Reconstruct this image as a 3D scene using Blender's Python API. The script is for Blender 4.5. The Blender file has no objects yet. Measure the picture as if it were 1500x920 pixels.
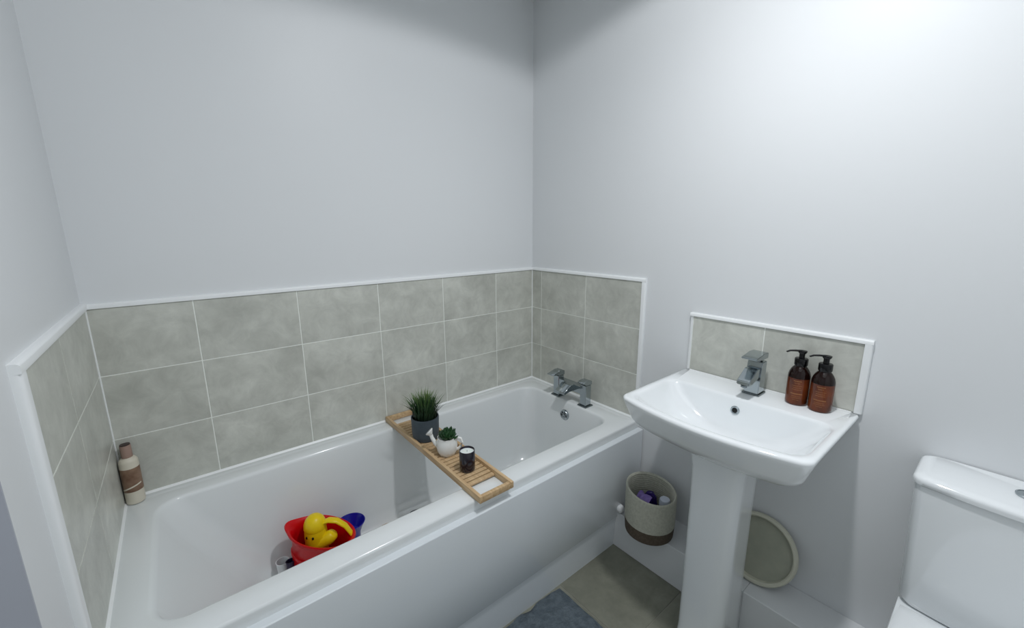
import bpy, bmesh, math, random
from mathutils import Vector, Matrix
random.seed(7)
PI = math.pi
COL = bpy.context.scene.collection
RIM = 0.54

# ------------------------------------------------------------------ materials
def lin(c):
    return tuple((x/12.92 if x <= 0.04045 else ((x+0.055)/1.055)**2.4) for x in [v/255 for v in c]) + (1.0,)

def mat(name, rgb, rough=0.5, metal=0.0, noise=None, bump=None, coat=0.0, spec=0.5, trans=0.0, ior=1.45, sss=0.0):
    m = bpy.data.materials.new(name); m.use_nodes = True
    nt = m.node_tree; b = nt.nodes['Principled BSDF']
    b.inputs['Base Color'].default_value = lin(rgb)
    b.inputs['Roughness'].default_value = rough
    b.inputs['Metallic'].default_value = metal
    b.inputs['Coat Weight'].default_value = coat
    b.inputs['Coat Roughness'].default_value = 0.05
    b.inputs['Specular IOR Level'].default_value = spec
    b.inputs['Transmission Weight'].default_value = trans
    b.inputs['IOR'].default_value = ior
    if sss: b.inputs['Subsurface Weight'].default_value = sss
    tc = nt.nodes.new('ShaderNodeTexCoord')
    if noise:
        rgb2, scale, detail = noise
        n = nt.nodes.new('ShaderNodeTexNoise'); n.inputs['Scale'].default_value = scale; n.inputs['Detail'].default_value = detail
        nt.links.new(tc.outputs['Object'], n.inputs['Vector'])
        r = nt.nodes.new('ShaderNodeValToRGB')
        r.color_ramp.elements[0].position = 0.35; r.color_ramp.elements[0].color = lin(rgb)
        r.color_ramp.elements[1].position = 0.65; r.color_ramp.elements[1].color = lin(rgb2)
        nt.links.new(n.outputs['Fac'], r.inputs['Fac']); nt.links.new(r.outputs['Color'], b.inputs['Base Color'])
    if bump:
        scale, strength, dist = bump
        n = nt.nodes.new('ShaderNodeTexNoise'); n.inputs['Scale'].default_value = scale; n.inputs['Detail'].default_value = 3
        nt.links.new(tc.outputs['Object'], n.inputs['Vector'])
        bp = nt.nodes.new('ShaderNodeBump'); bp.inputs['Strength'].default_value = strength; bp.inputs['Distance'].default_value = dist
        nt.links.new(n.outputs['Fac'], bp.inputs['Height']); nt.links.new(bp.outputs['Normal'], b.inputs['Normal'])
    return m

def tile_mat(name, c0, c1, c2, rough, scale=5.0):
    """mottled cement look; every tile (mesh island) gets its own shift of the pattern"""
    m = bpy.data.materials.new(name); m.use_nodes = True
    nt = m.node_tree; b = nt.nodes['Principled BSDF']
    b.inputs['Roughness'].default_value = rough
    b.inputs['Specular IOR Level'].default_value = 0.4
    tc = nt.nodes.new('ShaderNodeTexCoord'); geo = nt.nodes.new('ShaderNodeNewGeometry')
    mul = nt.nodes.new('ShaderNodeMath'); mul.operation = 'MULTIPLY'; mul.inputs[1].default_value = 17.0
    nt.links.new(geo.outputs['Random Per Island'], mul.inputs[0])
    add = nt.nodes.new('ShaderNodeVectorMath'); add.operation = 'ADD'
    nt.links.new(tc.outputs['Object'], add.inputs[0]); nt.links.new(mul.outputs[0], add.inputs[1])
    n = nt.nodes.new('ShaderNodeTexNoise'); n.inputs['Scale'].default_value = scale; n.inputs['Detail'].default_value = 6; n.inputs['Roughness'].default_value = 0.62
    nt.links.new(add.outputs[0], n.inputs['Vector'])
    n2 = nt.nodes.new('ShaderNodeTexNoise'); n2.inputs['Scale'].default_value = scale*2.6; n2.inputs['Detail'].default_value = 8; n2.inputs['Roughness'].default_value = 0.7
    n2.inputs['Distortion'].default_value = 0.8
    nt.links.new(add.outputs[0], n2.inputs['Vector'])
    r = nt.nodes.new('ShaderNodeValToRGB')
    e = r.color_ramp.elements
    e[0].position = 0.3; e[0].color = lin(c0); e[1].position = 0.72; e[1].color = lin(c2)
    k = e.new(0.5); k.color = lin(c1)
    nt.links.new(n.outputs['Fac'], r.inputs['Fac'])
    r2 = nt.nodes.new('ShaderNodeValToRGB')
    r2.color_ramp.elements[0].position = 0.35; r2.color_ramp.elements[0].color = (0.86, 0.86, 0.86, 1)
    r2.color_ramp.elements[1].position = 0.65; r2.color_ramp.elements[1].color = (1.06, 1.06, 1.06, 1)
    nt.links.new(n2.outputs['Fac'], r2.inputs['Fac'])
    mx = nt.nodes.new('ShaderNodeMix'); mx.data_type = 'RGBA'; mx.blend_type = 'MULTIPLY'; mx.inputs[0].default_value = 1
    nt.links.new(r.outputs['Color'], mx.inputs[6]); nt.links.new(r2.outputs['Color'], mx.inputs[7])
    nt.links.new(mx.outputs[2], b.inputs['Base Color'])
    return m

M = {}
M['paint'] = mat('white_paint', (224, 227, 229), 0.42, bump=(90, 0.06, 0.002), spec=0.35)
M['paint_left'] = M['paint']
M['ceiling'] = mat('ceiling_paint', (226, 228, 228), 0.8)
M['tile'] = tile_mat('grey_wall_tile', (184, 186, 178), (199, 201, 193), (217, 219, 211), 0.3)
M['grout'] = mat('pale_grout', (244, 247, 242), 0.8)
M['trimw'] = mat('white_plastic_trim', (238, 241, 242), 0.3)
M['floor'] = tile_mat('dark_floor_tile', (116, 117, 105), (132, 133, 120), (152, 152, 139), 0.38, 4.0)
M['floor_grout'] = mat('floor_grout', (150, 148, 138), 0.8)
M['acrylic'] = mat('white_acrylic', (229, 233, 234), 0.16, coat=0.3, noise=((226, 231, 232), 2, 1))
M['panel'] = mat('glossy_bath_panel', (222, 228, 232), 0.12, coat=0.4)
M['ceramic'] = mat('white_ceramic', (240, 244, 246), 0.09, coat=0.5)
M['chrome'] = mat('chrome', (172, 180, 184), 0.13, metal=1.0)
M['chrome_dark'] = mat('chrome_dark', (120, 128, 132), 0.2, metal=1.0)
M['black'] = mat('black_hole', (8, 9, 10), 0.6)
M['wood'] = None
M['pot'] = mat('charcoal_pot', (62, 72, 80), 0.55, noise=((72, 84, 92), 30, 3))
M['soil'] = mat('dark_soil', (20, 22, 18), 0.9)
M['whiteglaze'] = mat('white_glazed_pottery', (238, 240, 238), 0.15, coat=0.4)
M['wax'] = mat('white_wax', (245, 245, 240), 0.5, sss=0.2)
M['darkglass'] = mat('near_black_purple_glass', (22, 14, 30), 0.12, coat=0.5)
M['amber'] = mat('amber_bottle', (110, 54, 26), 0.1, spec=0.45, noise=((76, 34, 17), 22, 2))
M['amberdark'] = mat('dark_amber_shoulder', (26, 11, 8), 0.1, spec=0.4)
M['blackplastic'] = mat('black_pump_plastic', (8, 8, 10), 0.16, spec=0.4)
M['print'] = mat('pale_gold_print', (150, 100, 55), 0.4)
M['red'] = mat('red_plastic', (205, 6, 18), 0.3, spec=0.35)
M['yellow'] = mat('yellow_plastic', (238, 208, 20), 0.32, spec=0.4)
M['blue'] = mat('blue_plastic', (22, 24, 150), 0.3, coat=0.3)
M['navy'] = mat('navy_plastic', (28, 18, 58), 0.3)
M['clearish'] = mat('frosted_white_plastic', (232, 236, 238), 0.35)
M['orange'] = mat('tan_plastic', (176, 140, 92), 0.4)
M['lotion_w'] = mat('cream_lotion_plastic', (212, 206, 190), 0.35)
M['lotion_b'] = mat('brown_lotion_label', (112, 84, 66), 0.45, noise=((146, 120, 100), 30, 3))
M['lotion_c'] = mat('taupe_cap', (158, 132, 120), 0.4)
M['rope'] = mat('cream_rope', (196, 196, 182), 0.85, noise=((182, 182, 168), 120, 2))
M['rope_d'] = mat('brown_rope', (98, 86, 74), 0.85, noise=((84, 74, 62), 120, 2))
M['purple'] = mat('deep_purple_plastic', (46, 24, 110), 0.25, coat=0.3)
M['lilac'] = mat('lilac_plastic', (140, 118, 190), 0.35)
M['cap'] = mat('pale_blue_white_cap', (205, 212, 226), 0.3)
M['cream'] = mat('cream_tray', (205, 205, 188), 0.5)
M['cream_in'] = mat('cream_tray_face', (170, 172, 156), 0.6, noise=((160, 163, 148), 25, 4))
M['mat'] = mat('slate_blue_mat', (84, 95, 103), 0.95, noise=((104, 115, 123), 45, 6), bump=(120, 0.9, 0.01))
M['leaf'] = mat('dark_green_leaf', (28, 60, 34), 0.45, noise=((48, 88, 50), 60, 2))
M['seal'] = mat('white_sealant', (240, 243, 243), 0.35)
M['light'] = mat('light_fitting_white', (240, 240, 240), 0.4)

def wood_mat():
    m = bpy.data.materials.new('bamboo_wood'); m.use_nodes = True
    nt = m.node_tree; b = nt.nodes['Principled BSDF']; b.inputs['Roughness'].default_value = 0.5
    tc = nt.nodes.new('ShaderNodeTexCoord'); mp = nt.nodes.new('ShaderNodeMapping')
    mp.inputs['Scale'].default_value = (40, 3, 40)
    n = nt.nodes.new('ShaderNodeTexNoise'); n.inputs['Scale'].default_value = 3; n.inputs['Detail'].default_value = 5
    r = nt.nodes.new('ShaderNodeValToRGB')
    r.color_ramp.elements[0].position = 0.3; r.color_ramp.elements[0].color = lin((184, 152, 112))
    r.color_ramp.elements[1].position = 0.7; r.color_ramp.elements[1].color = lin((214, 186, 146))
    nt.links.new(tc.outputs['Object'], mp.inputs['Vector']); nt.links.new(mp.outputs[0], n.inputs['Vector'])
    nt.links.new(n.outputs['Fac'], r.inputs['Fac']); nt.links.new(r.outputs['Color'], b.inputs['Base Color'])
    return m
M['wood'] = wood_mat()

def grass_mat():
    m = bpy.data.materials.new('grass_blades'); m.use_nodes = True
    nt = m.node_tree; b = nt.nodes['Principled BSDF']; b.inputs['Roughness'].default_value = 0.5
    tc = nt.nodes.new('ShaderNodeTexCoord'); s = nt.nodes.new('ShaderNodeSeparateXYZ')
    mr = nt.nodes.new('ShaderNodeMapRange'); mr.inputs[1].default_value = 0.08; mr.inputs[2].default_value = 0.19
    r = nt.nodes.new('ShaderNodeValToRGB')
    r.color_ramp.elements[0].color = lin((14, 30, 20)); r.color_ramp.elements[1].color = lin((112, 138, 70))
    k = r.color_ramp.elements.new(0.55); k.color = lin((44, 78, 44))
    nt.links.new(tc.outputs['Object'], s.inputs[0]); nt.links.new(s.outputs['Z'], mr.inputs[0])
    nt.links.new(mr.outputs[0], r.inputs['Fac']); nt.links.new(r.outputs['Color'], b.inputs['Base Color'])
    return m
M['grass'] = grass_mat()

# ------------------------------------------------------------------ object helpers
def link(o, parent=None):
    COL.objects.link(o)
    if parent is not None: o.parent = parent
    return o

def tag(o, label=None, cat=None, group=None, kind=None):
    if label: o['label'] = label
    if cat: o['category'] = cat
    if group: o['group'] = group
    if kind: o['kind'] = kind
    return o

def thing(name, loc, label, cat, group=None, rot=(0, 0, 0)):
    o = bpy.data.objects.new(name, None); o.empty_display_size = 0.05
    o.location = loc; o.rotation_euler = rot
    COL.objects.link(o)
    return tag(o, label, cat, group)

def obj(name, bm, m, parent=None, smooth=None, loc=None, rot=None, weld=True):
    """bm -> ONE mesh object. smooth = angle in degrees"""
    if weld: bmesh.ops.remove_doubles(bm, verts=bm.verts, dist=1e-6)
    bmesh.ops.recalc_face_normals(bm, faces=bm.faces)
    me = bpy.data.meshes.new(name)
    bm.to_mesh(me); bm.free()
    if smooth is not None:
        for p in me.polygons: p.use_smooth = True
        me.set_sharp_from_angle(angle=math.radians(smooth))
    ms = m if isinstance(m, (list, tuple)) else [m]
    for x in ms: me.materials.append(x)
    o = bpy.data.objects.new(name, me)
    if loc: o.location = loc
    if rot: o.rotation_euler = rot
    return link(o, parent)

def box(bm, x0, x1, y0, y1, z0, z1, bev=0.0, seg=2, mtx=None, mi=0):
    v = [bm.verts.new((x, y, z)) for x in (x0, x1) for y in (y0, y1) for z in (z0, z1)]
    idx = [(0, 1, 3, 2), (4, 6, 7, 5), (0, 4, 5, 1), (2, 3, 7, 6), (0, 2, 6, 4), (1, 5, 7, 3)]
    fs = [bm.faces.new([v[i] for i in f]) for f in idx]
    for f in fs: f.material_index = mi
    if bev > 0:
        es = list({e for f in fs for e in f.edges})
        r = bmesh.ops.bevel(bm, geom=es, offset=bev, segments=seg, affect='EDGES', profile=0.5)
        v = list({x for f in r['faces'] for x in f.verts} | {x for x in v if x.is_valid})
    if mtx is not None:
        bmesh.ops.transform(bm, matrix=mtx, verts=v)
    return v

def loft(bm, rings, close=True, cap0=False, cap1=False, mi=0):
    rv = [[bm.verts.new(p) for p in r] for r in rings]
    n = len(rv[0])
    for a, b in zip(rv[:-1], rv[1:]):
        for i in range(n if close else n-1):
            j = (i+1) % n
            try:
                f = bm.faces.new((a[i], a[j], b[j], b[i])); f.material_index = mi
            except ValueError: pass
    if cap0: bm.faces.new(rv[0][::-1]).material_index = mi
    if cap1: bm.faces.new(rv[-1]).material_index = mi
    return rv

def lathe(bm, prof, seg=40, cap0=True, cap1=True, mtx=None, mi=0, sx=1.0, sy=1.0):
    rings = []
    for r, z in prof:
        rings.append([Vector((r*math.cos(2*PI*i/seg)*sx, r*math.sin(2*PI*i/seg)*sy, z)) for i in range(seg)])
    if mtx is not None: rings = [[mtx @ p for p in r] for r in rings]
    return loft(bm, rings, True, cap0, cap1, mi)

def tube(bm, pts, rad, seg=10, cap=True, mi=0, flat=1.0, up=Vector((0, 0, 1))):
    pts = [Vector(p) for p in pts]
    rings = []
    for i, p in enumerate(pts):
        t = (pts[min(i+1, len(pts)-1)] - pts[max(i-1, 0)]).normalized()
        a = t.cross(up)
        if a.length < 1e-4: a = t.cross(Vector((1, 0, 0)))
        a.normalize(); b = a.cross(t).normalized()
        r = rad[i] if isinstance(rad, (list, tuple)) else rad
        rings.append([p + a*r*math.cos(2*PI*k/seg) + b*r*flat*math.sin(2*PI*k/seg) for k in range(seg)])
    return loft(bm, rings, True, cap, cap, mi)

def rrect(x0, x1, y0, y1, r, z, nc=8, ne=10):
    """rounded rectangle ring, fixed vertex count; starts at the x1,y0 corner going counter clockwise"""
    r = min(r, (x1-x0)/2-1e-4, (y1-y0)/2-1e-4)
    cs = [((x1-r, y0+r), -90), ((x1-r, y1-r), 0), ((x0+r, y1-r), 90), ((x0+r, y0+r), 180)]
    arcs = []
    for (cx, cy), a0 in cs:
        arcs.append([(cx+r*math.cos(math.radians(a0+90*i/nc)), cy+r*math.sin(math.radians(a0+90*i/nc))) for i in range(nc+1)])
    pts = []
    for k in range(4):
        pts += arcs[k]
        a = arcs[k][-1]; b = arcs[(k+1) % 4][0]
        for i in range(1, ne): pts.append((a[0]+(b[0]-a[0])*i/ne, a[1]+(b[1]-a[1])*i/ne))
    return [Vector((x, y, z)) for x, y in pts]

# ------------------------------------------------------------------ room shell
def plane_box(name, x0, x1, y0, y1, z0, z1, m, kind='structure'):
    bm = bmesh.new(); box(bm, x0, x1, y0, y1, z0, z1)
    o = obj(name, bm, m); o['kind'] = kind
    return o

H = 2.40
YF = -2.45      # front wall, behind the camera
XL = -1.70; XO = -2.30
wall_back = plane_box('wall_back', -1.80, 0.10, 0, 0.10, 0, H, M['paint'])
wall_right = plane_box('wall_right', 0, 0.10, YF-0.1, 0, 0, H, M['paint'])
wall_left = plane_box('wall_left', XO, XL, -0.83, 0, 0, H, M['paint'])
M['lilac_paint'] = mat('lilac_grey_paint', (176, 180, 190), 0.6)  # darker and bluer grey than the other walls
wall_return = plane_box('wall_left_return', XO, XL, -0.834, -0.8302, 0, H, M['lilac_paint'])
wall_outer = plane_box('wall_side', XO-0.1, XO, YF-0.1, 0, 0, H, M['paint'])
wall_front = plane_box('wall_front', XO, 0, YF-0.1, YF, 0, H, M['paint'])
ceiling = plane_box('ceiling', XO-0.1, 0.1, YF-0.1, 0.1, H, H+0.05, M['ceiling'])

# floor: tiles of 333 mm over a grout bed
floor = plane_box('floor', XO-0.1, 0.1, YF-0.1, 0.1, -0.06, -0.002, M['floor_grout'])
bm = bmesh.new()
x = -0.484 + 0.333*2
xs = [-0.484 + 0.333*k for k in range(-6, 3)]
ys = [-1.02 + 0.333*k for k in range(-5, 4)]
for xa in xs:
    for ya in ys:
        a, b = max(xa+0.0015, XO), min(xa+0.333-0.0015, 0)
        c, d = max(ya+0.0015, YF), min(ya+0.333-0.0015, 0)
        if b-a > 0.01 and d-c > 0.01: box(bm, a, b, c, d, -0.01, 0.0, 0.0008, 1)
obj('floor_tiles', bm, M['floor'], floor)

# wall tiling: grout backing, individually cut tiles, white edge trim. axis 'x' = lies in y=0, axis 'y' = lies in x=const
def tiling(parent, name, axis, edges, zs, side, base, t=0.008):
    """edges: tile joints along the wall; zs: tile joints in height; side: +1/-1 direction of wall normal"""
    bm = bmesh.new()
    g = 0.0015
    for a, b in zip(edges[:-1], edges[1:]):
        for c, d in zip(zs[:-1], zs[1:]):
            n0, n1 = sorted((base + side*0.002, base + side*t))
            if axis == 'x': box(bm, a+g, b-g, n0, n1, c+g, d-g, 0.0007, 1)
            else: box(bm, n0, n1, a+g, b-g, c+g, d-g, 0.0007, 1)
    obj(name, bm, M['tile'], parent)
    bm = bmesh.new()
    n0, n1 = sorted((base, base + side*(t-0.0012)))
    if axis == 'x': box(bm, edges[0], edges[-1], n0, n1, zs[0], zs[-1])
    else: box(bm, n0, n1, edges[0], edges[-1], zs[0], zs[-1])
    obj('grout', bm, M['grout'], parent)

zs = [RIM+0.004, 0.74, 0.94, 1.14]
tiling(wall_back, 'wall_tiles', 'x', [-1.7, -1.45, -1.15, -0.85, -0.55, -0.25, 0.0], zs, -1, 0.0)
tiling(wall_right, 'wall_tiles', 'y', [-0.68, -0.38, -0.08, 0.0], zs, -1, 0.0)
tiling(wall_left, 'wall_tiles', 'y', [-0.674, -0.38, 0.0], zs, 1, XL)

def quarter_trim(bm, p0, p1, out, up, w, d):
    """quadrant profile strip from p0 to p1. out = away from wall, up = across the strip"""
    p0, p1, out, up = map(Vector, (p0, p1, out, up))
    prof = [(0, 0), (0, d), (w*.72, d), (w*.9, d*.88), (w*.98, d*.66), (w, d*.35), (w, 0)]
    rings = [[p + up*u + out*v for u, v in prof] for p in (p0, p1)]
    loft(bm, rings, True, True, True)

TW = 0.014
bm = bmesh.new()
quarter_trim(bm, (XL, 0, 1.14), (0, 0, 1.14), (0, -1, 0), (0, 0, 1), TW, 0.012)
obj('edge_trim', bm, M['trimw'], wall_back, 40)
bm = bmesh.new()
quarter_trim(bm, (0, 0, 1.14), (0, -0.696, 1.14), (-1, 0, 0), (0, 0, 1), TW, 0.012)
quarter_trim(bm, (0, -0.68, 0.50), (0, -0.68, 1.14), (-1, 0, 0), (0, -1, 0), 0.016, 0.012)
obj('edge_trim', bm, M['trimw'], wall_right, 40)
bm = bmesh.new()
quarter_trim(bm, (XL, 0, 1.14), (XL, -0.698, 1.14), (1, 0, 0), (0, 0, 1), TW+0.003, 0.014)
quarter_trim(bm, (XL, -0.674, 0.50), (XL, -0.674, 1.14), (1, 0, 0), (0, -1, 0), 0.024, 0.014)
obj('edge_trim', bm, M['trimw'], wall_left, 40)
# corner joints of sealant
for par, xx in ((wall_back, -0.0085), (wall_left, XL+0.0085)):
    bm = bmesh.new(); s = -1 if xx > -1 else 1
    box(bm, xx-0.0025, xx+0.0025, -0.011, -0.006, RIM, 1.14, 0.001, 1)
    obj('corner_sealant', bm, M['seal'], par)

# splashback above the basin
sy0, sy1, sz0, sz1 = -1.405, -0.905, 0.828, 1.034
tiling(wall_right, 'splashback_tiles', 'y', [sy0, -1.148, sy1], [sz0, sz1], -1, 0.0)
bm = bmesh.new()
quarter_trim(bm, (0, sy1+0.011, sz1), (0, sy0-0.018, sz1), (-1, 0, 0), (0, 0, 1), 0.012, 0.013)
quarter_trim(bm, (0, sy0, sz0), (0, sy0, sz1), (-1, 0, 0), (0, -1, 0), 0.018, 0.013)
quarter_trim(bm, (0, sy1, sz0), (0, sy1, sz1), (-1, 0, 0), (0, 1, 0), 0.010, 0.010)
obj('splashback_trim', bm, M['trimw'], wall_right, 40)

# boxed-in pipework along the right wall
BX, BZ = -0.152, 0.165
bm = bmesh.new()
box(bm, BX, 0, -1.06, -0.702, 0, BZ, 0.002, 1)
box(bm, BX, 0, -1.226, -1.06, 0, BZ, 0)
box(bm, BX, 0, YF, -1.226, 0, BZ, 0.002, 1)
t = obj('trim_1', bm, M['paint']); t['kind'] = 'structure'
t['label'] = 'low white boxing along the foot of the right wall'

# ------------------------------------------------------------------ bathtub
BY = -0.700
tub = thing('bathtub', (-0.85, -0.36, 0), 'white rectangular acrylic bathtub with a glossy side panel', 'bathtub')
def T(x, y, z): return Vector((x+0.85, y+0.36, z))   # world -> tub local
bm = bmesh.new()
e = 0.0015
X0, X1, Y0, Y1 = XL+e, -e, BY, -e
def R(x0, x1, y0, y1, r, z): return [T(p.x, p.y, p.z) for p in rrect(x0, x1, y0, y1, r, z)]
rings = [R(X0+.01, X1-.01, Y0+.012, Y1-.01, .010, .500),
         R(X0, X1, Y0+.001, Y1, .012, .502),
         R(X0, X1, Y0, Y1, .012, .532),
         R(X0+.001, X1-.001, Y0+.002, Y1-.001, .012, .5375),
         R(X0+.004, X1-.004, Y0+.006, Y1-.004, .012, .540),
         R(-1.628, -0.094, -0.628, -0.082, .075, .540),
         R(-1.622, -0.099, -0.623, -0.087, .072, .5385),
         R(-1.617, -0.103, -0.619, -0.091, .070, .534),
         R(-1.612, -0.105, -0.617, -0.093, .070, .526),
         R(-1.58, -0.118, -0.609, -0.101, .075, .46),
         R(-1.50, -0.132, -0.597, -0.113, .085, .33),
         R(-1.42, -0.148, -0.583, -0.127, .10, .215),
         R(-1.385, -0.162, -0.570, -0.140, .11, .180),
         R(-1.34, -0.190, -0.545, -0.165, .11, .160),
         R(-1.28, -0.235, -0.50, -0.21, .10, .151),
         R(-1.15, -0.33, -0.43, -0.28, .06, .148)]
loft(bm, rings, True, False, True)
obj('tub_shell', bm, M['acrylic'], tub, 50)
# drain and overflow
bm = bmesh.new(); lathe(bm, [(0.001, .0), (.03, .0), (.034, .002), (.034, .004), (.026, .0055), (.001, .0035)], 32, mtx=Matrix.Translation(T(-.26, -.355, .1487)))
obj('waste_plug', bm, M['chrome'], tub, 40)
ovm = Matrix.Translation(T(-.1145, -.366, .474)) @ Matrix.Scale(.86, 4) @ Matrix.Rotation(math.radians(-96), 4, 'Y')
bm = bmesh.new(); lathe(bm, [(.031, -.004), (.031, .005), (.028, .009), (.0235, .010), (.0235, .004)], 36, False, False, mtx=ovm)
ov = obj('overflow_ring', bm, M['chrome'], tub, 40)
bm = bmesh.new(); lathe(bm, [(.0236, .0045), (.0005, .0046)], 36, False, True, mtx=ovm)
obj('overflow_backing', bm, M['black'], ov)
bm = bmesh.new()
for k in range(6):
    a = k*PI/3
    box(bm, .004, .0238, -.0022, .0022, .005, .0085, 0, mtx=ovm @ Matrix.Rotation(a, 4, 'Z'))
lathe(bm, [(.007, .004), (.007, .0095), (.004, .011), (.0005, .011)], 16, mtx=ovm)
lathe(bm, [(.0145, .005), (.0145, .0085), (.0165, .0085), (.0165, .005)], 28, False, False, mtx=ovm)
obj('overflow_grille', bm, M['chrome'], ov, 40)
# side panel: proud of the rim with a rounded top, slim plinth below
bm = bmesh.new()
prof = [(-.690, .1455), (-.7155, .1455), (-.718, .150), (-.722, .32), (-.722, .497), (-.7212, .5008), (-.7185, .503), (-.700, .504), (-.690, .504)]
loft(bm, [[T(x, y, z) for y, z in prof] for x in (XL+.002, -.004)], True, True, True)
obj('side_panel', bm, M['panel'], tub, 35)
bm = bmesh.new()
prof = [(-.690, .0), (-.704, .0), (-.7115, .144), (-.690, .144)]
loft(bm, [[T(x, y, z) for y, z in prof] for x in (XL+.002, -.153)], True, True, True)
obj('plinth', bm, M['panel'], tub)
# sealant bead where tub meets tiles
bm = bmesh.new()
for p0, p1, o in (((XL, -.008, RIM), (0, -.008, RIM), (0, -1, 0)), ((-.008, -.70, RIM), (-.008, 0, RIM), (-1, 0, 0)), ((XL+.008, -.674, RIM), (XL+.008, 0, RIM), (1, 0, 0))):
    p0 = T(*p0); p1 = T(*p1); o = Vector(o); z = Vector((0, 0, 1))
    w = .006
    loft(bm, [[p, p+o*w-z*.0005, p+o*w*.45+z*w*.45, p+z*w*1.1] for p in (p0, p1)], True, True, True)
obj('sealant_bead', bm, M['seal'], tub, 40)

# bath filler tap
tap = thing('bath_mixer_tap', (-.072, -.366, RIM), 'square chrome bath filler tap with two pillars on the tub end', 'tap')
for s in (-1, 1):
    yc = s*.087
    bm = bmesh.new()
    box(bm, -.026, .026, yc-.026, yc+.026, 0.0003, .006, .0015, 2)
    obj('base_plate', bm, M['chrome_dark'], tap)
    bm = bmesh.new()
    box(bm, -.018, .018, yc-.018, yc+.018, .006, .104, .0018, 2)
    obj('pillar', bm, M['chrome'], tap)
    bm = bmesh.new()
    # lever: chunky at the back, thinning to a flat blade towards the bath
    if s > 0: prof = [(.022, .106), (.022, .126), (.010, .132), (-.014, .132), (-.062, .119), (-.062, .1155), (-.020, .111), (-.018, .106)]
    else: prof = [(.022, .106), (.022, .122), (.008, .128), (-.014, .128), (-.036, .123), (-.036, .118), (-.020, .110), (-.018, .106)]
    loft(bm, [[Vector((x, y, z)) for x, z in prof] for y in (yc-.019, yc+.019)], True, True, True)
    bmesh.ops.bevel(bm, geom=bm.edges[:], offset=.001, segments=1, affect='EDGES')
    obj('lever', bm, M['chrome'], tap, 40)
bm = bmesh.new()
box(bm, -.016, .016, -.0705, .0705, .056, .092, .0018, 2)
obj('crossbar', bm, M['chrome'], tap)
bm = bmesh.new()
prof = [(-.013, .060), (-.013, .092), (-.040, .091), (-.082, .066), (-.082, .054), (-.045, .063)]
loft(bm, [[Vector((x, y, z)) for x, z in prof] for y in (-.030, .030)], True, True, True)
bmesh.ops.bevel(bm, geom=bm.edges[:], offset=.0012, segments=1, affect='EDGES')
sp = obj('spout', bm, M['chrome'], tap, 40)

# ------------------------------------------------------------------ wash basin with pedestal
bas = thing('wash_basin', (0, -1.155, 0), 'white ceramic wash basin on a full pedestal', 'basin')
YC = -1.155
def bring(x0, x1, hw, r, z, bow=0.0, taper=0.0, backhw=None):
    """basin ring: x0 front, x1 back, half width hw, front bowed by `bow`; backhw = half width at the wall"""
    pts = rrect(x0, x1, -hw, hw, r, z, 8, 12)
    out = []
    for p in pts:
        fx = (x1-p.x)/(x1-x0)          # 0 back .. 1 front
        fy = max(0, 1-(p.y/hw)**2)
        y = p.y
        if backhw is not None: y = p.y*(backhw + (hw-backhw)*min(1, fx*1.05))/hw
        x = p.x - bow*fy*max(0, (fx-.35)/.65)
        out.append(Vector((x, y, p.z)))
    return out
bm = bmesh.new()
TZ = .826
rings = [bring(-.28, -.002, .11, .05, .668, .01),
         bring(-.33, -.002, .16, .05, .690, .02),
         bring(-.372, -.002, .220, .035, .722, .028, backhw=.13),
         bring(-.390, -.002, .236, .030, .741, .032, backhw=.15),
         bring(-.398, -.002, .244, .028, .756, .035, backhw=.178),
         bring(-.412, -.002, .260, .024, .806, .042, backhw=.258),
         bring(-.4145, -.002, .263, .022, .817, .044, backhw=.2645),
         bring(-.413, -.002, .2625, .021, .823, .044, backhw=.2645),
         bring(-.408, -.003, .259, .020, TZ, .043, backhw=.261),
         bring(-.396, -.140, .246, .038, TZ, .042),
         bring(-.389, -.146, .240, .038, .8235, .042),
         bring(-.383, -.149, .235, .040, .816, .041),
         bring(-.368, -.154, .220, .050, .790, .039),
         bring(-.340, -.161, .180, .060, .752, .032),
         bring(-.305, -.170, .130, .060, .722, .022),
         bring(-.28, -.19, .07, .040, .708, .008),
         bring(-.262, -.212, .025, .020, .705, .0)]
loft(bm, rings, True, True, True)
obj('bowl', bm, M['ceramic'], bas, 60)
# overflow in the back of the bowl
om = Matrix.Translation((-.1555, .014, .785)) @ Matrix.Rotation(math.radians(-80), 4, 'Y')
bm = bmesh.new(); lathe(bm, [(.0135, -.004), (.0135, .002), (.011, .0035), (.0082, .003), (.0082, -.003)], 30, False, False, mtx=om)
o_ = obj('overflow_ring', bm, M['chrome'], bas, 40)
bm = bmesh.new(); lathe(bm, [(.0083, .0008), (.0003, .0008)], 24, False, True, mtx=om)
obj('overflow_hole', bm, M['black'], o_)
bm = bmesh.new(); lathe(bm, [(.0005, .0), (.020, .0), (.024, .002), (.022, .004), (.0005, .0055)], 30, mtx=Matrix.Translation((-.237, 0, .7052)))
obj('waste_plug', bm, M['chrome'], bas, 40)
# pedestal: flat front, cheeks narrowing to the wall, slightly flared foot
def pring(z, x0, hw, k=1.0):
    pts = rrect(x0, BX-.001, -hw, hw, .026, z, 6, 6)
    out = []
    for p in pts:
        fx = (p.x-x0)/(BX-x0)
        out.append(Vector((p.x - .012*max(0, 1-(p.y/hw)**2)*(1-fx), p.y*(1-.16*fx), p.z)))
    return out
bm = bmesh.new()
rings = [[q + Vector((0, -.012, 0)) for q in r_] for r_ in (pring(0, -.334, .077), pring(.02, -.331, .075), pring(.06, -.328, .073), pring(.3, -.326, .073), pring(.5, -.324, .074), pring(.64, -.324, .077), pring(.70, -.330, .084))]
loft(bm, rings, True, True, True)
obj('pedestal', bm, M['ceramic'], bas, 50)
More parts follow.
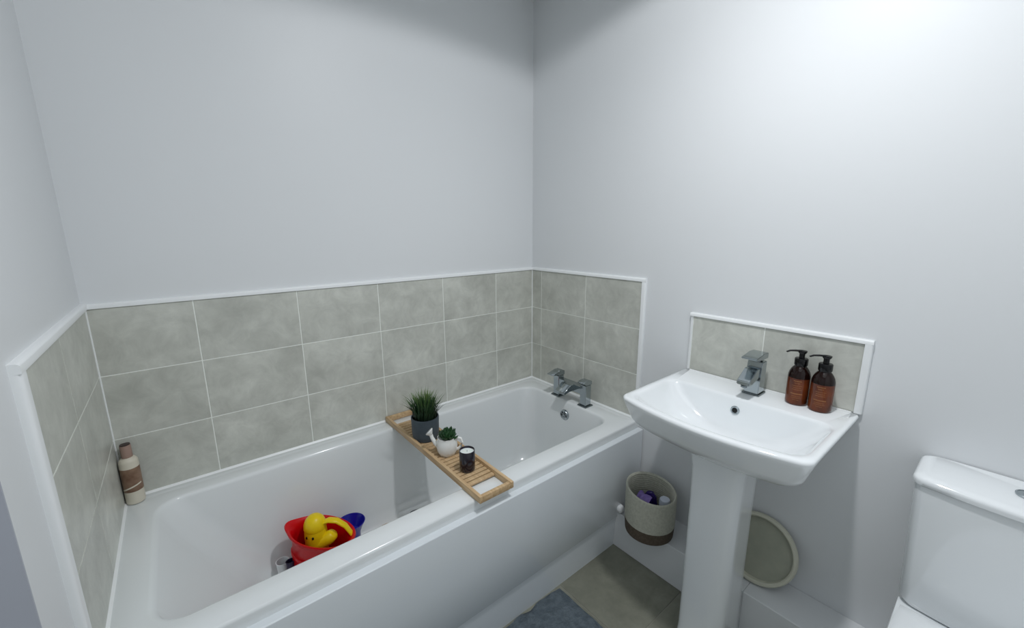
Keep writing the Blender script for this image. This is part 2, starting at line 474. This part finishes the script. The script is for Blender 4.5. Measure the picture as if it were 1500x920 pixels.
# bead of sealant along the back
bm = bmesh.new(); tube(bm, [(-.0125, -.245, TZ+.001), (-.0125, .245, TZ+.001)], .003, 6)
obj('sealant_bead', bm, M['seal'], bas, 40)
# basin mixer
bt = thing('basin_mixer_tap', (-.068, -1.157, TZ), 'square chrome mixer tap on the back of the basin', 'tap')
bm = bmesh.new(); box(bm, -.028, .028, -.026, .026, .0004, .006, .0015, 2); obj('base_plate', bm, M['chrome_dark'], bt)
bm = bmesh.new()
prof = [(.022, .006), (.022, .110), (-.014, .110), (-.016, .088), (-.024, .006)]
loft(bm, [[Vector((x, y, z)) for x, z in prof] for y in (-.022, .022)], True, True, True)
bmesh.ops.bevel(bm, geom=bm.edges[:], offset=.0018, segments=2, affect='EDGES')
obj('tap_body', bm, M['chrome'], bt, 40)
bm = bmesh.new()
prof = [(-.016, .062), (-.016, .092), (-.040, .092), (-.092, .062), (-.094, .050), (-.082, .046), (-.040, .060)]
loft(bm, [[Vector((x, y, z)) for x, z in prof] for y in (-.019, .019)], True, True, True)
bmesh.ops.bevel(bm, geom=bm.edges[:], offset=.002, segments=2, affect='EDGES')
sp = obj('spout', bm, M['chrome'], bt, 40)
bm = bmesh.new(); lathe(bm, [(.009, 0), (.009, .006), (.0005, .006)], 20, mtx=Matrix.Translation((-.083, 0, .041)))
obj('aerator', bm, M['chrome_dark'], sp, 40)
bm = bmesh.new(); lathe(bm, [(.017, .111), (.017, .119), (.0005, .119)], 24)
obj('swivel_collar', bm, M['chrome_dark'], bt, 40)
bm = bmesh.new()
prof = [(.024, .119), (.024, .137), (-.010, .139), (-.066, .131), (-.066, .126), (-.022, .122), (-.020, .119)]
loft(bm, [[Vector((x, y, z)) for x, z in prof] for y in (-.023, .023)], True, True, True)
bmesh.ops.bevel(bm, geom=bm.edges[:], offset=.0012, segments=2, affect='EDGES')
obj('lever', bm, M['chrome'], bt, 40)

# soap bottles
def soap(loc, rz, label):
    t = thing('soap_dispenser', loc, label, 'soap bottle', 'amber pump bottles on the basin', (0, 0, rz))
    bm = bmesh.new()
    lathe(bm, [(.0255, .0005), (.0285, .003), (.0292, .008), (.0292, .084)], 48, True, False, mi=0)
    lathe(bm, [(.0292, .084), (.0286, .092), (.0262, .101), (.0225, .109), (.0175, .116), (.0145, .119), (.0140, .128)], 48, False, True, mi=1)
    obj('bottle', bm, [M['amber'], M['amberdark']], t, 50)
    # printed lines on the front of the bottle
    bm = bmesh.new()
    R0 = .02935
    for z, a0, a1, h in ((.076, -20, 20, .0024), (.070, -14, 14, .0016), (.062, -26, 26, .0012), (.056, -22, 20, .0012), (.050, -24, 24, .0012), (.036, -30, 30, .003), (.029, -24, 22, .0012), (.024, -26, 26, .0012), (.018, -16, 16, .0012)):
        k = a0
        while k < a1:
            w = random.uniform(2.5, 5.5)
            k2 = min(k+w, a1)
            q = []
            for aa, zz in ((k, z), (k2, z), (k2, z+h), (k, z+h)):
                a = math.radians(226+aa); q.append(bm.verts.new((R0*math.cos(a), R0*math.sin(a), zz)))
            bm.faces.new(q); k = k2+1.2
    obj('printed_text', bm, M['print'], t)
    bm = bmesh.new()
    lathe(bm, [(.0165, .121), (.0175, .123), (.0175, .141), (.016, .143), (.0075, .144), (.0075, .160), (.0005, .160)], 32)
    pc = obj('pump_collar', bm, M['blackplastic'], t, 40)
    bm = bmesh.new()
    lathe(bm, [(.0095, .158), (.0120, .163), (.0120, .166), (.0005, .168)], 28)
    pts = [(-.004, 0, .1655), (-.022, 0, .1675), (-.040, 0, .168), (-.050, 0, .165)]
    tube(bm, pts, [.0058, .0050, .0042, .0035], 12, flat=.55)
    obj('nozzle', bm, M['blackplastic'], t, 40)
    return t
soap((-.052, -1.272, TZ), math.radians(-35), 'amber pump bottle nearer the tap on the basin ledge')
soap((-.057, -1.334, TZ), math.radians(-38), 'amber pump bottle farther from the tap, at the basin corner')

# ------------------------------------------------------------------ bath tray and things on it
TX0, TX1, TYF, TYB = -.860, -.728, -.726, -.012
tray = thing('bath_tray', (-.796, -.375, RIM), 'bamboo bath tray laid across the tub', 'tray')
cx, cy = -.796, -.375
bm = bmesh.new()
zt0, zt1 = .0006, .0235
box(bm, TX0-cx, TX0+.012-cx, TYF-cy, TYB-cy, zt0, zt1, .002, 2); obj('side_rail', bm, M['wood'], tray, 40)
bm = bmesh.new()
box(bm, TX1-.012-cx, TX1-cx, TYF-cy, TYB-cy, zt0, zt1, .002, 2); obj('side_rail', bm, M['wood'], tray, 40)
for ya, yb in ((TYF, TYF+.014), (TYB-.014, TYB)):
    bm = bmesh.new(); box(bm, TX0+.0122-cx, TX1-.0122-cx, ya-cy, yb-cy, zt0, zt1-.001, .002, 2); obj('end_rail', bm, M['wood'], tray, 40)
bm = bmesh.new()
y = -.640
while y < -.095:
    box(bm, TX0+.0122-cx, TX1-.0122-cx, y-cy, y+.0155-cy, .005, .0125, .0015, 1)
    y += .0215
slats_top = RIM + .0125
obj('slats', bm, M['wood'], tray, 40)

ZS = slats_top + .0006
# grass plant
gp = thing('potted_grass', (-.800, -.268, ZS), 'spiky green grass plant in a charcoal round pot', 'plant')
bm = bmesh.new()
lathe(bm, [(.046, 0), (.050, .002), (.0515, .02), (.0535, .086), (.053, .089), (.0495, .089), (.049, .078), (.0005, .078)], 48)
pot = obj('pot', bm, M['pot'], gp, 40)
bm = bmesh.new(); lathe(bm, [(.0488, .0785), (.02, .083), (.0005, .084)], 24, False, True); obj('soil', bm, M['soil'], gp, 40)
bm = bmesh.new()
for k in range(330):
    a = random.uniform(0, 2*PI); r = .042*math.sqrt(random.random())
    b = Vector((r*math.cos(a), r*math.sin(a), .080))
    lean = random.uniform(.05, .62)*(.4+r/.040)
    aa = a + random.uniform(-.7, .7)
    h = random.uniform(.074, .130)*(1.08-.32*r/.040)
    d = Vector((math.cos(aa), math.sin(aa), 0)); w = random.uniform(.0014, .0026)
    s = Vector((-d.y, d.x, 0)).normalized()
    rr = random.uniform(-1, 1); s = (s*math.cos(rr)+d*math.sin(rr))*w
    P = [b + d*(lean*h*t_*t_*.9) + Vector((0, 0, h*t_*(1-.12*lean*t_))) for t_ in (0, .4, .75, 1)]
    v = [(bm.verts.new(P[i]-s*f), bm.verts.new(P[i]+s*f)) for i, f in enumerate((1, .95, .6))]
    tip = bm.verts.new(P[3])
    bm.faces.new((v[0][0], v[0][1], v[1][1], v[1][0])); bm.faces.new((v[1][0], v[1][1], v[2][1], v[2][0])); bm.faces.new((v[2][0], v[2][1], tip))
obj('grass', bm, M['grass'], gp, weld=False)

# watering can planter
wc = thing('watering_can_planter', (-.797, -.427, ZS), 'small white watering can holding a green succulent', 'planter', rot=(0, 0, math.radians(-45)))
bm = bmesh.new()
lathe(bm, [(.026, 0), (.030, .001), (.036, .012), (.0385, .026), (.036, .040), (.033, .048), (.0335, .051), (.0315, .051), (.031, .044), (.0005, .044)], 40)
obj('can_body', bm, M['whiteglaze'], wc, 50)
bm = bmesh.new()
tube(bm, [(-.030, 0, .020), (-.044, 0, .030), (-.054, 0, .044), (-.058, 0, .054)], [.0085, .0075, .0065, .0065], 16)
lathe(bm, [(.006, -.004), (.0145, .006), (.0145, .009), (.0005, .010)], 24, mtx=Matrix.Translation((-.060, 0, .058)) @ Matrix.Rotation(math.radians(-38), 4, 'Y'))
obj('can_spout', bm, M['whiteglaze'], wc, 40)
bm = bmesh.new()
tube(bm, [(.030, 0, .042), (.040, 0, .049), (.052, 0, .047), (.057, 0, .036), (.052, 0, .024), (.042, 0, .016), (.033, 0, .014)], .0048, 14)
obj('can_handle', bm, M['whiteglaze'], wc, 50)
bm = bmesh.new()
def leaf(bm, base, d, up, L, w, th):
    d = d.normalized(); s = d.cross(Vector((0, 0, 1))); s = s.normalized() if s.length > 1e-3 else Vector((1, 0, 0))
    n = s.cross(d).normalized()
    rings = []
    for t_, f in ((0, .35), (.3, .8), (.6, 1.0), (.85, .6), (1, .06)):
        c = base + d*L*t_ + n*(up*L*t_*t_)
        rings.append([c + s*w*f*math.cos(q)+n*th*f*math.sin(q) for q in [2*PI*i/8 for i in range(8)]])
    loft(bm, rings, True, True, True)
for c in ((0, 0, .047), (.012, .010, .045), (-.013, .006, .045), (.004, -.015, .045), (-.008, -.012, .046), (.018, -.008, .044), (-.004, .018, .045)):
    for k in range(13):
        a = k*2.4; el = .35 + 1.0*k/13
        d = Vector((math.cos(a)*math.cos(el), math.sin(a)*math.cos(el), math.sin(el)))
        leaf(bm, Vector(c), d, .15, random.uniform(.022, .033), .0072, .0028)
obj('succulent', bm, M['leaf'], wc, 50)
for part in wc.children:
    for v in part.data.vertices: v.co.z *= 1.3

# candle
cd = thing('candle', (-.797, -.561, ZS), 'white candle in a near-black glass jar', 'candle')
bm = bmesh.new()
lathe(bm, [(.0235, 0), (.0255, .002), (.0265, .006), (.0265, .072), (.0255, .0735), (.0242, .072), (.0238, .058), (.0005, .058)], 44)
obj('jar', bm, M['darkglass'], cd, 40)
bm = bmesh.new(); lathe(bm, [(.0235, .0585), (.0234, .0665), (.0005, .066)], 40)
wx = obj('wax', bm, M['wax'], cd, 40)
bm = bmesh.new(); tube(bm, [(0, 0, .065), (.0006, 0, .071)], .0007, 6); obj('wick', bm, M['black'], wx)

# ------------------------------------------------------------------ lotion bottle in the tub corner
lb = thing('lotion_bottle', (-1.6665, -.037, RIM+.0008), 'cream and brown lotion bottle in the tiled corner', 'bottle')
bm = bmesh.new()
lathe(bm, [(.030, 0), (.0345, .002), (.036, .008), (.036, .042)], 44, True, False, mi=0)
lathe(bm, [(.036, .042), (.0363, .043), (.0363, .116), (.036, .117)], 44, False, False, mi=1)
lathe(bm, [(.036, .117), (.036, .134), (.0345, .139), (.029, .145), (.021, .148), (.018, .150)], 44, False, True, mi=0)
obj('bottle', bm, [M['lotion_w'], M['lotion_b']], lb, 50)
bm = bmesh.new()
lathe(bm, [(.0185, .148), (.0205, .150), (.0205, .186), (.0195, .188)], 36, True, True, mi=0)
cp = obj('cap', bm, M['lotion_c'], lb, 40)
bm = bmesh.new(); lathe(bm, [(.0190, .1882), (.0190, .1905), (.0005, .191)], 30); obj('cap_top', bm, mat('dark_brown_cap', (52, 34, 32), 0.4), cp, 40)
bm = bmesh.new()   # a paler swirl printed above the foot
for z0, z1, mi in ((.118, .1205, 0), (.046, .050, 0)):
    pass
for i in range(20):
    a0 = math.radians(190+i*7); a1 = math.radians(190+(i+1)*7)
    za = .046+.008*math.sin(i/19*PI*.5)+.010*i/19; zb = .046+.008*math.sin((i+1)/19*PI*.5)+.010*(i+1)/19
    q = [bm.verts.new((.0366*math.cos(a), .0366*math.sin(a), z)) for a, z in ((a0, za-.002), (a1, zb-.002), (a1, zb+.0025), (a0, za+.0025))]
    bm.faces.new(q)
obj('label_swirl', bm, M['lotion_w'], lb)
for part in lb.children_recursive:
    for v in part.data.vertices: v.co.x *= .64; v.co.y *= .64


# ------------------------------------------------------------------ bath toys
tz = .152
bk = thing('toy_bucket', (-1.235, -.247, tz+.0165), 'red plastic toy bucket with a wide flared rim in the tub', 'toy bucket', rot=(Matrix.Rotation(math.radians(-12), 3, Vector((-.63, -.777, 0))) @ Matrix.Rotation(math.radians(-39), 3, 'Z')).to_euler()[:])
bm = bmesh.new()
rings = []
def oval(r, z, lip=0.0, el=1.12):
    out = []
    for i in range(56):
        a = 2*PI*i/56
        k = 1 + lip*max(0, math.cos(a-math.radians(180)))**14
        out.append(Vector((r*el*math.cos(a)*k, r*.77*math.sin(a)*k, z + (k-1)*.03)))
    return out
rings = [oval(.068, 0), oval(.072, .003), oval(.085, .150), oval(.090, .160), oval(.099, .168, .10), oval(.101, .174, .13), oval(.099, .178, .13), oval(.094, .177, .10), oval(.086, .165), oval(.080, .150), oval(.066, .008)]
loft(bm, rings, True, True, True)
obj('bucket', bm, M['red'], bk, 50)
bm = bmesh.new()
# bucket base band
lathe(bm, [(.0795, .088), (.0835, .090), (.0845, .100), (.081, .102)], 48, False, False, sx=1.12, sy=.77)
obj('band', bm, M['red'], bk, 40)

# yellow duck-headed watering toy resting in the bucket
dk = thing('toy_watering_can', (-1.222, -.244, tz+.026), 'yellow toy watering can with two eyes, standing in the red bucket', 'bath toy', rot=(0, 0, math.radians(0)))
bm = bmesh.new()
lathe(bm, [(.030, 0), (.038, .004), (.046, .040), (.050, .100), (.051, .145), (.049, .165), (.047, .172)], 44, True, True)
obj('can_body', bm, M['yellow'], dk, 50)
bm = bmesh.new()
lathe(bm, [(.0495, .171), (.0505, .176), (.0485, .192), (.042, .207), (.030, .219), (.015, .226), (.0005, .228)], 44, True, True)
obj('dome_lid', bm, M['yellow'], dk, 50)
bm = bmesh.new()
tube(bm, [(.022, -.016, .188), (.040, -.028, .196), (.062, -.040, .190), (.084, -.054, .168), (.102, -.066, .130)], [.012, .0135, .0135, .012, .011], 16, flat=.5)
obj('handle', bm, M['yellow'], dk, 60)
bm = bmesh.new()
tube(bm, [(.004, -.012, .118), (.020, -.022, .124), (.036, -.032, .134), (.046, -.038, .144), (.049, -.040, .148)], [.027, .026, .023, .019, .012], 20)
obj('muzzle', bm, M['yellow'], dk, 60)
for a in (-140, -104):
    bm = bmesh.new()
    A = math.radians(a-14); bmesh.ops.create_uvsphere(bm, u_segments=12, v_segments=8, radius=.0036, matrix=Matrix.Translation((.0357*math.cos(A), .0357*math.sin(A), .154)) @ Matrix.Scale(1.5, 4, (0, 0, 1)))
    obj('eye', bm, M['black'], dk, 60)

for part in dk.children:
    if part.name.startswith(('can_body', 'dome_lid')):
        for v in part.data.vertices: v.co.x *= .72; v.co.y *= .72
        for v in part.data.vertices: v.co.z = v.co.z if v.co.z < .171 else .171 + (v.co.z-.171)*.85
bl = thing('toy_bowl', (-1.112, -.232, tz), 'blue toy bowl showing behind the right side of the red bucket', 'bath toy', rot=(0, 0, 0))
bm = bmesh.new()
lathe(bm, [(.026, 0), (.028, .003), (.032, .070), (.042, .096), (.050, .112), (.0515, .115), (.049, .116), (.040, .099), (.028, .075), (.0005, .072)], 44)
obj('bowl', bm, M['blue'], bl, 50)
bl.location = (-1.088, -.185, tz)

# small pieces partly hidden behind the front rim
cpc = thing('toy_cup', (-1.326, -.196, tz+.006), 'frosted pale plastic cup in the tub left of the red bucket', 'cup')
bm = bmesh.new(); lathe(bm, [(.014, 0), (.016, .002), (.020, .078), (.021, .081), (.019, .081), (.014, .006), (.0005, .005)], 32); obj('cup', bm, M['clearish'], cpc, 40)
ab = thing('toy_boat', (-1.308, -.236, tz+.002), 'small dark navy toy piece below the red bucket rim', 'bath toy')
bm = bmesh.new()
loft(bm, [[Vector((x*s, y*s2, z)) for x, y in [(math.cos(q)*.014, math.sin(q)*.012) for q in [2*PI*i/24 for i in range(24)]]] for s, s2, z in ((.6, .6, 0), (.9, .9, .05), (1, 1, .098), (1.05, 1.05, .104), (.9, .85, .104), (.85, .8, .09))], True, True, True)
obj('hull', bm, M['navy'], ab, 50)
tb = thing('toy_ring', (-.950, -.205, .1555), 'tan toy ring just showing over the front rim of the tub', 'bath toy')
tb2 = thing('toy_disc', (-.822, -.186, .156), 'dark toy disc just showing over the tub rim beside the tray', 'bath toy')

# ------------------------------------------------------------------ basket with bottles
bs = thing('rope_basket', (-.142, -.862, BZ+.001), 'round cream rope basket with a brown base, on the white boxing', 'basket')
bm = bmesh.new()
BR, BH = .096, .205
prof = [(.001, 0), (BR-.012, 0)]
n = 22
for i in range(n):
    z0 = .004 + i*(BH-.008)/n; dz = (BH-.008)/n
    r = BR*(.955+.045*min(1, z0/.06))
    prof += [(r-.0012, z0), (r, z0+dz*.5)]
prof += [(BR-.001, BH-.003), (BR-.004, BH), (BR-.008, BH-.003)]
for i in range(n-1, -1, -1):
    z0 = .006 + i*(BH-.010)/n; dz = (BH-.010)/n
    prof += [(BR-.0100, z0+dz*.6), (BR-.0075, z0+dz*.1)]
prof += [(BR-.014, .006), (.001, .006)]
rv = lathe(bm, prof, 64, True, True)
for v in bm.verts: v.co.z *= 1 - .075*(1 - v.co.y/BR)
zs_ = .056
for f in bm.faces:
    c = f.calc_center_median()
    if c.z/(1 - .075*(1 - c.y/BR)) < zs_ and math.hypot(c.x, c.y) > BR-.013 or c.z < .002: f.material_index = 1
obj('basket_wall', bm, [M['rope'], M['rope_d']], bs, 50)

def bottle_generic(name, loc, rot, prof, m, label, cat, capprof=None, capm=None, sx=1, sy=1, group=None):
    t = thing(name, loc, label, cat, group, rot=rot)
    bm = bmesh.new(); lathe(bm, prof, 32, sx=sx, sy=sy); obj('bottle', bm, m, t, 50)
    if capprof:
        bm = bmesh.new(); lathe(bm, capprof, 32, sx=sx, sy=sy); obj('cap', bm, capm, t, 40)
    return t
bz = BZ+.009
bottle_generic('shampoo_bottle', (-.118, -.905, bz+.001), (math.radians(3), math.radians(-3), 0),
    [(.024, 0), (.027, .003), (.028, .095), (.022, .108), (.012, .113)], M['purple'], 'dark purple bottle with a round pale cap in the rope basket', 'bottle',
    [(.0185, .1132), (.0205, .115), (.0205, .146), (.018, .151), (.0005, .152)], M['cap'])
bottle_generic('conditioner_bottle', (-.102, -.838, bz+.001), (0, math.radians(-3), math.radians(20)),
    [(.022, 0), (.028, .004), (.029, .09), (.024, .118), (.012, .135), (.002, .136)], M['purple'], 'flattened violet bottle at the back of the rope basket', 'bottle', sx=.66, sy=1.0)
t = thing('refill_pouch', (-.168, -.848, bz+.001), 'folded lilac and purple plastic pouch standing in the rope basket', 'pouch')
bm = bmesh.new()
rings = []
for i in range(11):
    z = i*.0125
    a = .016 - .0135*(i/10)**2 + .003*math.sin(i*2.1); b = .030 - .004*math.sin(i*1.3)
    rings.append([Vector((a*math.cos(q) + .012*(i/10)**2*math.sin(i), b*math.sin(q)*(1+.06*math.sin(3*q+i)), z)) for q in [2*PI*k/28 for k in range(28)]])
loft(bm, rings, True, True, True)
obj('pouch_body', bm, M['purple'], t, 60)
bm = bmesh.new()
N = 14; vv = []
for i in range(N+1):
    u = i/N; row = []
    for j in range(6):
        v = j/5
        row.append(bm.verts.new((-.022+.050*v+.004*math.sin(u*8), -.032+.060*u, .128+.016*math.sin(v*PI)+.010*v+.005*math.sin(u*11+v*3))))
    vv.append(row)
for i in range(N):
    for j in range(5): bm.faces.new((vv[i][j], vv[i+1][j], vv[i+1][j+1], vv[i][j+1]))
ff = bm.faces[:]
bmesh.ops.solidify(bm, geom=ff, thickness=.0025)
obj('pouch_flap', bm, M['lilac'], t, 60)

# pipe end at the foot of the bath panel
pc = thing('pipe_cap', (-.141, -.724, BZ+.0168), 'small white plastic pipe cap at the corner of the boxing', 'pipe cap')
bm = bmesh.new()
lathe(bm, [(.012, -.010), (.0165, -.008), (.0165, .010), (.013, .015), (.0005, .017)], 28, mtx=Matrix.Rotation(math.radians(-90), 4, 'Y'))
obj('cap', bm, M['trimw'], pc, 50)

# ------------------------------------------------------------------ round tray leaning on the wall
RR = .116
rt = thing('round_tray', (-.084, -1.226, BZ+.001), 'round cream tray leaning on the wall behind the pedestal', 'tray', rot=(0, 0, 0))
tilt = math.radians(18.5)
tm = Matrix.Rotation(tilt, 4, 'Y') @ Matrix.Translation((0, 0, RR)) @ Matrix.Rotation(math.radians(-90), 4, 'Y')
bm = bmesh.new()
lathe(bm, [(RR-.016, .003), (RR-.013, .017), (RR-.009, .020), (RR-.003, .019), (RR, .015), (RR, .003), (RR-.004, 0), (.001, 0)], 72, False, True, mtx=tm)
obj('rim', bm, M['cream'], rt, 40)
bm = bmesh.new(); lathe(bm, [(RR-.0155, .0032), (.0005, .0034)], 72, False, True, mtx=tm)
obj('tray_face', bm, M['cream_in'], rt, 40)

# ------------------------------------------------------------------ toilet
tl = thing('toilet', (0, -1.755, 0), 'white close-coupled toilet with a dual flush cistern', 'toilet')
bm = bmesh.new()
def cring(x0, hw, r, z, bow=.02, x1=-.004):
    out = []
    for p in rrect(x0, x1, -hw, hw, r, z, 8, 12):
        fx = (x1-p.x)/(x1-x0)
        out.append(Vector((p.x - bow*max(0, 1-(p.y/hw)**2)*max(0, (fx-.5)/.5), p.y, p.z)))
    return out
loft(bm, [cring(-.140, .168, .035, .411, .012), cring(-.147, .176, .028, .416, .014), cring(-.150, .180, .022, .430, .014), cring(-.154, .192, .018, .744, .016)], True, True, True)
obj('cistern', bm, M['ceramic'], tl, 50)
bm = bmesh.new()
loft(bm, [cring(-.154, .190, .02, .7455, .016), cring(-.159, .196, .02, .7475, .018), cring(-.161, .197, .02, .757, .018), cring(-.159, .196, .02, .763, .018), cring(-.153, .191, .02, .767, .018), cring(-.140, .180, .02, .7685, .017)], True, True, True)
lid = obj('cistern_lid', bm, M['ceramic'], tl, 60)
bm = bmesh.new()
lathe(bm, [(.024, .7675), (.024, .7715), (.021, .773), (.0205, .7715), (.0005, .772)], 36, mtx=Matrix.Translation((-.080, .015, 0)))
obj('flush_button', bm, M['chrome'], lid, 40)
def pan(a, xf, z, x1=-.004, hwb=None):
    """pan ring: rounded front, half width a, straight back"""
    pts = []
    N = 40
    hb = hwb or a
    for i in range(N+1):
        th = -PI/2 + PI*i/N
        pts.append(Vector((-(-xf-a*1.25) - a*1.25*math.cos(th) if False else xf + a*1.3*(1-math.cos(th)), -a*math.sin(th), z)))
    for i in range(1, 9):
        f = i/9
        pts.append(Vector((xf + a*1.3 + (x1-xf-a*1.3)*f, -a+(a-hb)*f, z)))
    for i in range(0, 9):
        pts.append(Vector((x1, -hb+2*hb*i/8, z)))
    for i in range(1, 9):
        f = 1-i/9
        pts.append(Vector((xf + a*1.3 + (x1-xf-a*1.3)*f, a-(a-hb)*f, z)))
    return pts
bm = bmesh.new()
loft(bm, [pan(.105, -.50, 0, -.153, .10), pan(.103, -.49, .02, -.153, .10), pan(.108, -.50, .15, -.153, .10), pan(.135, -.55, .27, -.153, .13), pan(.168, -.61, .36, -.14, .165), pan(.178, -.635, .390, -.13, .176), pan(.181, -.64, .402, -.125, .181), pan(.176, -.635, .410, -.128, .178)], True, True, True)
obj('pan', bm, M['ceramic'], tl, 60)
bm = bmesh.new()
loft(bm, [pan(.176, -.640, .4115, -.215, .165), pan(.180, -.645, .415, -.21, .168), pan(.180, -.645, .428, -.21, .168), pan(.176, -.64, .431, -.212, .165)], True, True, True)
obj('seat', bm, M['ceramic'], tl, 50)
bm = bmesh.new()
loft(bm, [pan(.177, -.642, .4325, -.212, .166), pan(.181, -.647, .436, -.208, .169), pan(.180, -.646, .447, -.208, .168), pan(.165, -.62, .455, -.222, .155), pan(.10, -.52, .459, -.26, .09)], True, True, True)
obj('seat_lid', bm, M['ceramic'], tl, 50)

# ------------------------------------------------------------------ bath mat
bm = bmesh.new()
nx, ny = 40, 24
x0, x1, y0, y1 = -1.25, -.497, -1.16, -.712
top = []
for i in range(nx+1):
    row = []
    for j in range(ny+1):
        u = i/nx; v = j/ny
        px = x0+(x1-x0)*u; py = y0+(y1-y0)*v
        if v > .99: py += .004*math.sin(u*37)+.003*math.sin(u*61)
        if u > .99: px += .001*math.sin(v*23)
        ed = min(1, min(u*nx, (1-u)*nx, v*ny, (1-v)*ny)/1.0)
        row.append(bm.verts.new((px+.87, py+.93, .003+.008*ed+random.uniform(0, .0015))))
    top.append(row)
for i in range(nx):
    for j in range(ny): bm.faces.new((top[i][j], top[i+1][j], top[i+1][j+1], top[i][j+1]))
r = bmesh.ops.extrude_edge_only(bm, edges=[e_ for e_ in bm.edges if e_.is_boundary])
for v in r['geom']:
    if isinstance(v, bmesh.types.BMVert): v.co.z = .0006
o = obj('bath_mat', bm, M['mat'], None, 60, loc=(-.87, -.93, 0))
tag(o, 'slate blue-grey bath mat on the floor against the bath panel', 'bath mat')

# toys lying in the tub whose tops just clear the rim
bm = bmesh.new()
rings = []
for i in range(36):
    a = 2*PI*i/36; rings.append([Vector(((.040+.009*math.cos(q))*math.cos(a), (.040+.009*math.cos(q))*math.sin(a), .009+.009*math.sin(q))) for q in [2*PI*k/12 for k in range(12)]])
rings.append(rings[0]); loft(bm, rings, True); obj('ring', bm, M['orange'], tb, 60)
bm = bmesh.new(); lathe(bm, [(.030, 0), (.034, .003), (.034, .012), (.030, .015), (.0005, .015)], 32); obj('disc', bm, M['navy'], tb2, 50)

# ------------------------------------------------------------------ lights
def spot(name, loc, power, angle, blend, radius, col):
    l = bpy.data.lights.new(name, 'SPOT'); l.energy = power; l.spot_size = math.radians(angle); l.spot_blend = blend
    l.shadow_soft_size = radius; l.color = col
    o = bpy.data.objects.new(name, l); o.location = loc; COL.objects.link(o); return o
COOL = (0.975, 0.98, 1.0)
spot('downlight_wide', (-.70, -1.28, 2.37), 20.5, 164, .12, .045, COOL)
spot('downlight_core', (-.70, -1.28, 2.37), 27, 150, 1.0, .045, COOL)
def area(name, loc, rot, sx, sy, e, col):
    l = bpy.data.lights.new(name, 'AREA'); l.shape = 'RECTANGLE'; l.size = sx; l.size_y = sy; l.energy = e; l.color = col
    o = bpy.data.objects.new(name, l); o.location = loc; o.rotation_euler = rot; COL.objects.link(o); return o
area('ceiling_fill', (-1.2, -1.7, 2.38), (0, 0, 0), 1.4, 1.2, 5, (.92, .97, 1.0))  # added soft fill below the ceiling, stands in for bounced light
area('front_fill', (-1.25, YF+.03, 1.25), (math.radians(90), 0, 0), 1.8, 2.0, 2.2, (.95, .98, 1.0))  # added fill light in front of the unseen front wall, no doorway is built

w = bpy.data.worlds.new('World'); w.use_nodes = True; bpy.context.scene.world = w
w.node_tree.nodes['Background'].inputs[0].default_value = (.75, .85, 1, 1)
w.node_tree.nodes['Background'].inputs[1].default_value = .3

# ------------------------------------------------------------------ camera
cam = bpy.data.cameras.new('camera'); co = bpy.data.objects.new('camera', cam); COL.objects.link(co)
cam.sensor_width = 36; cam.sensor_fit = 'HORIZONTAL'; cam.lens = 607.5864/1500*36; cam.clip_start = .02
rx, ry, rz = 1.3663, 0.0058, -0.6829
co.location = (-1.48142677, -1.65021782, 1.35742417)
co.rotation_mode = 'XYZ'; co.rotation_euler = (rx, ry, rz)
sc = bpy.context.scene
sc.camera = co
sc.view_settings.view_transform = 'Standard'
sc.view_settings.look = 'None'
sc.view_settings.exposure = 0.0
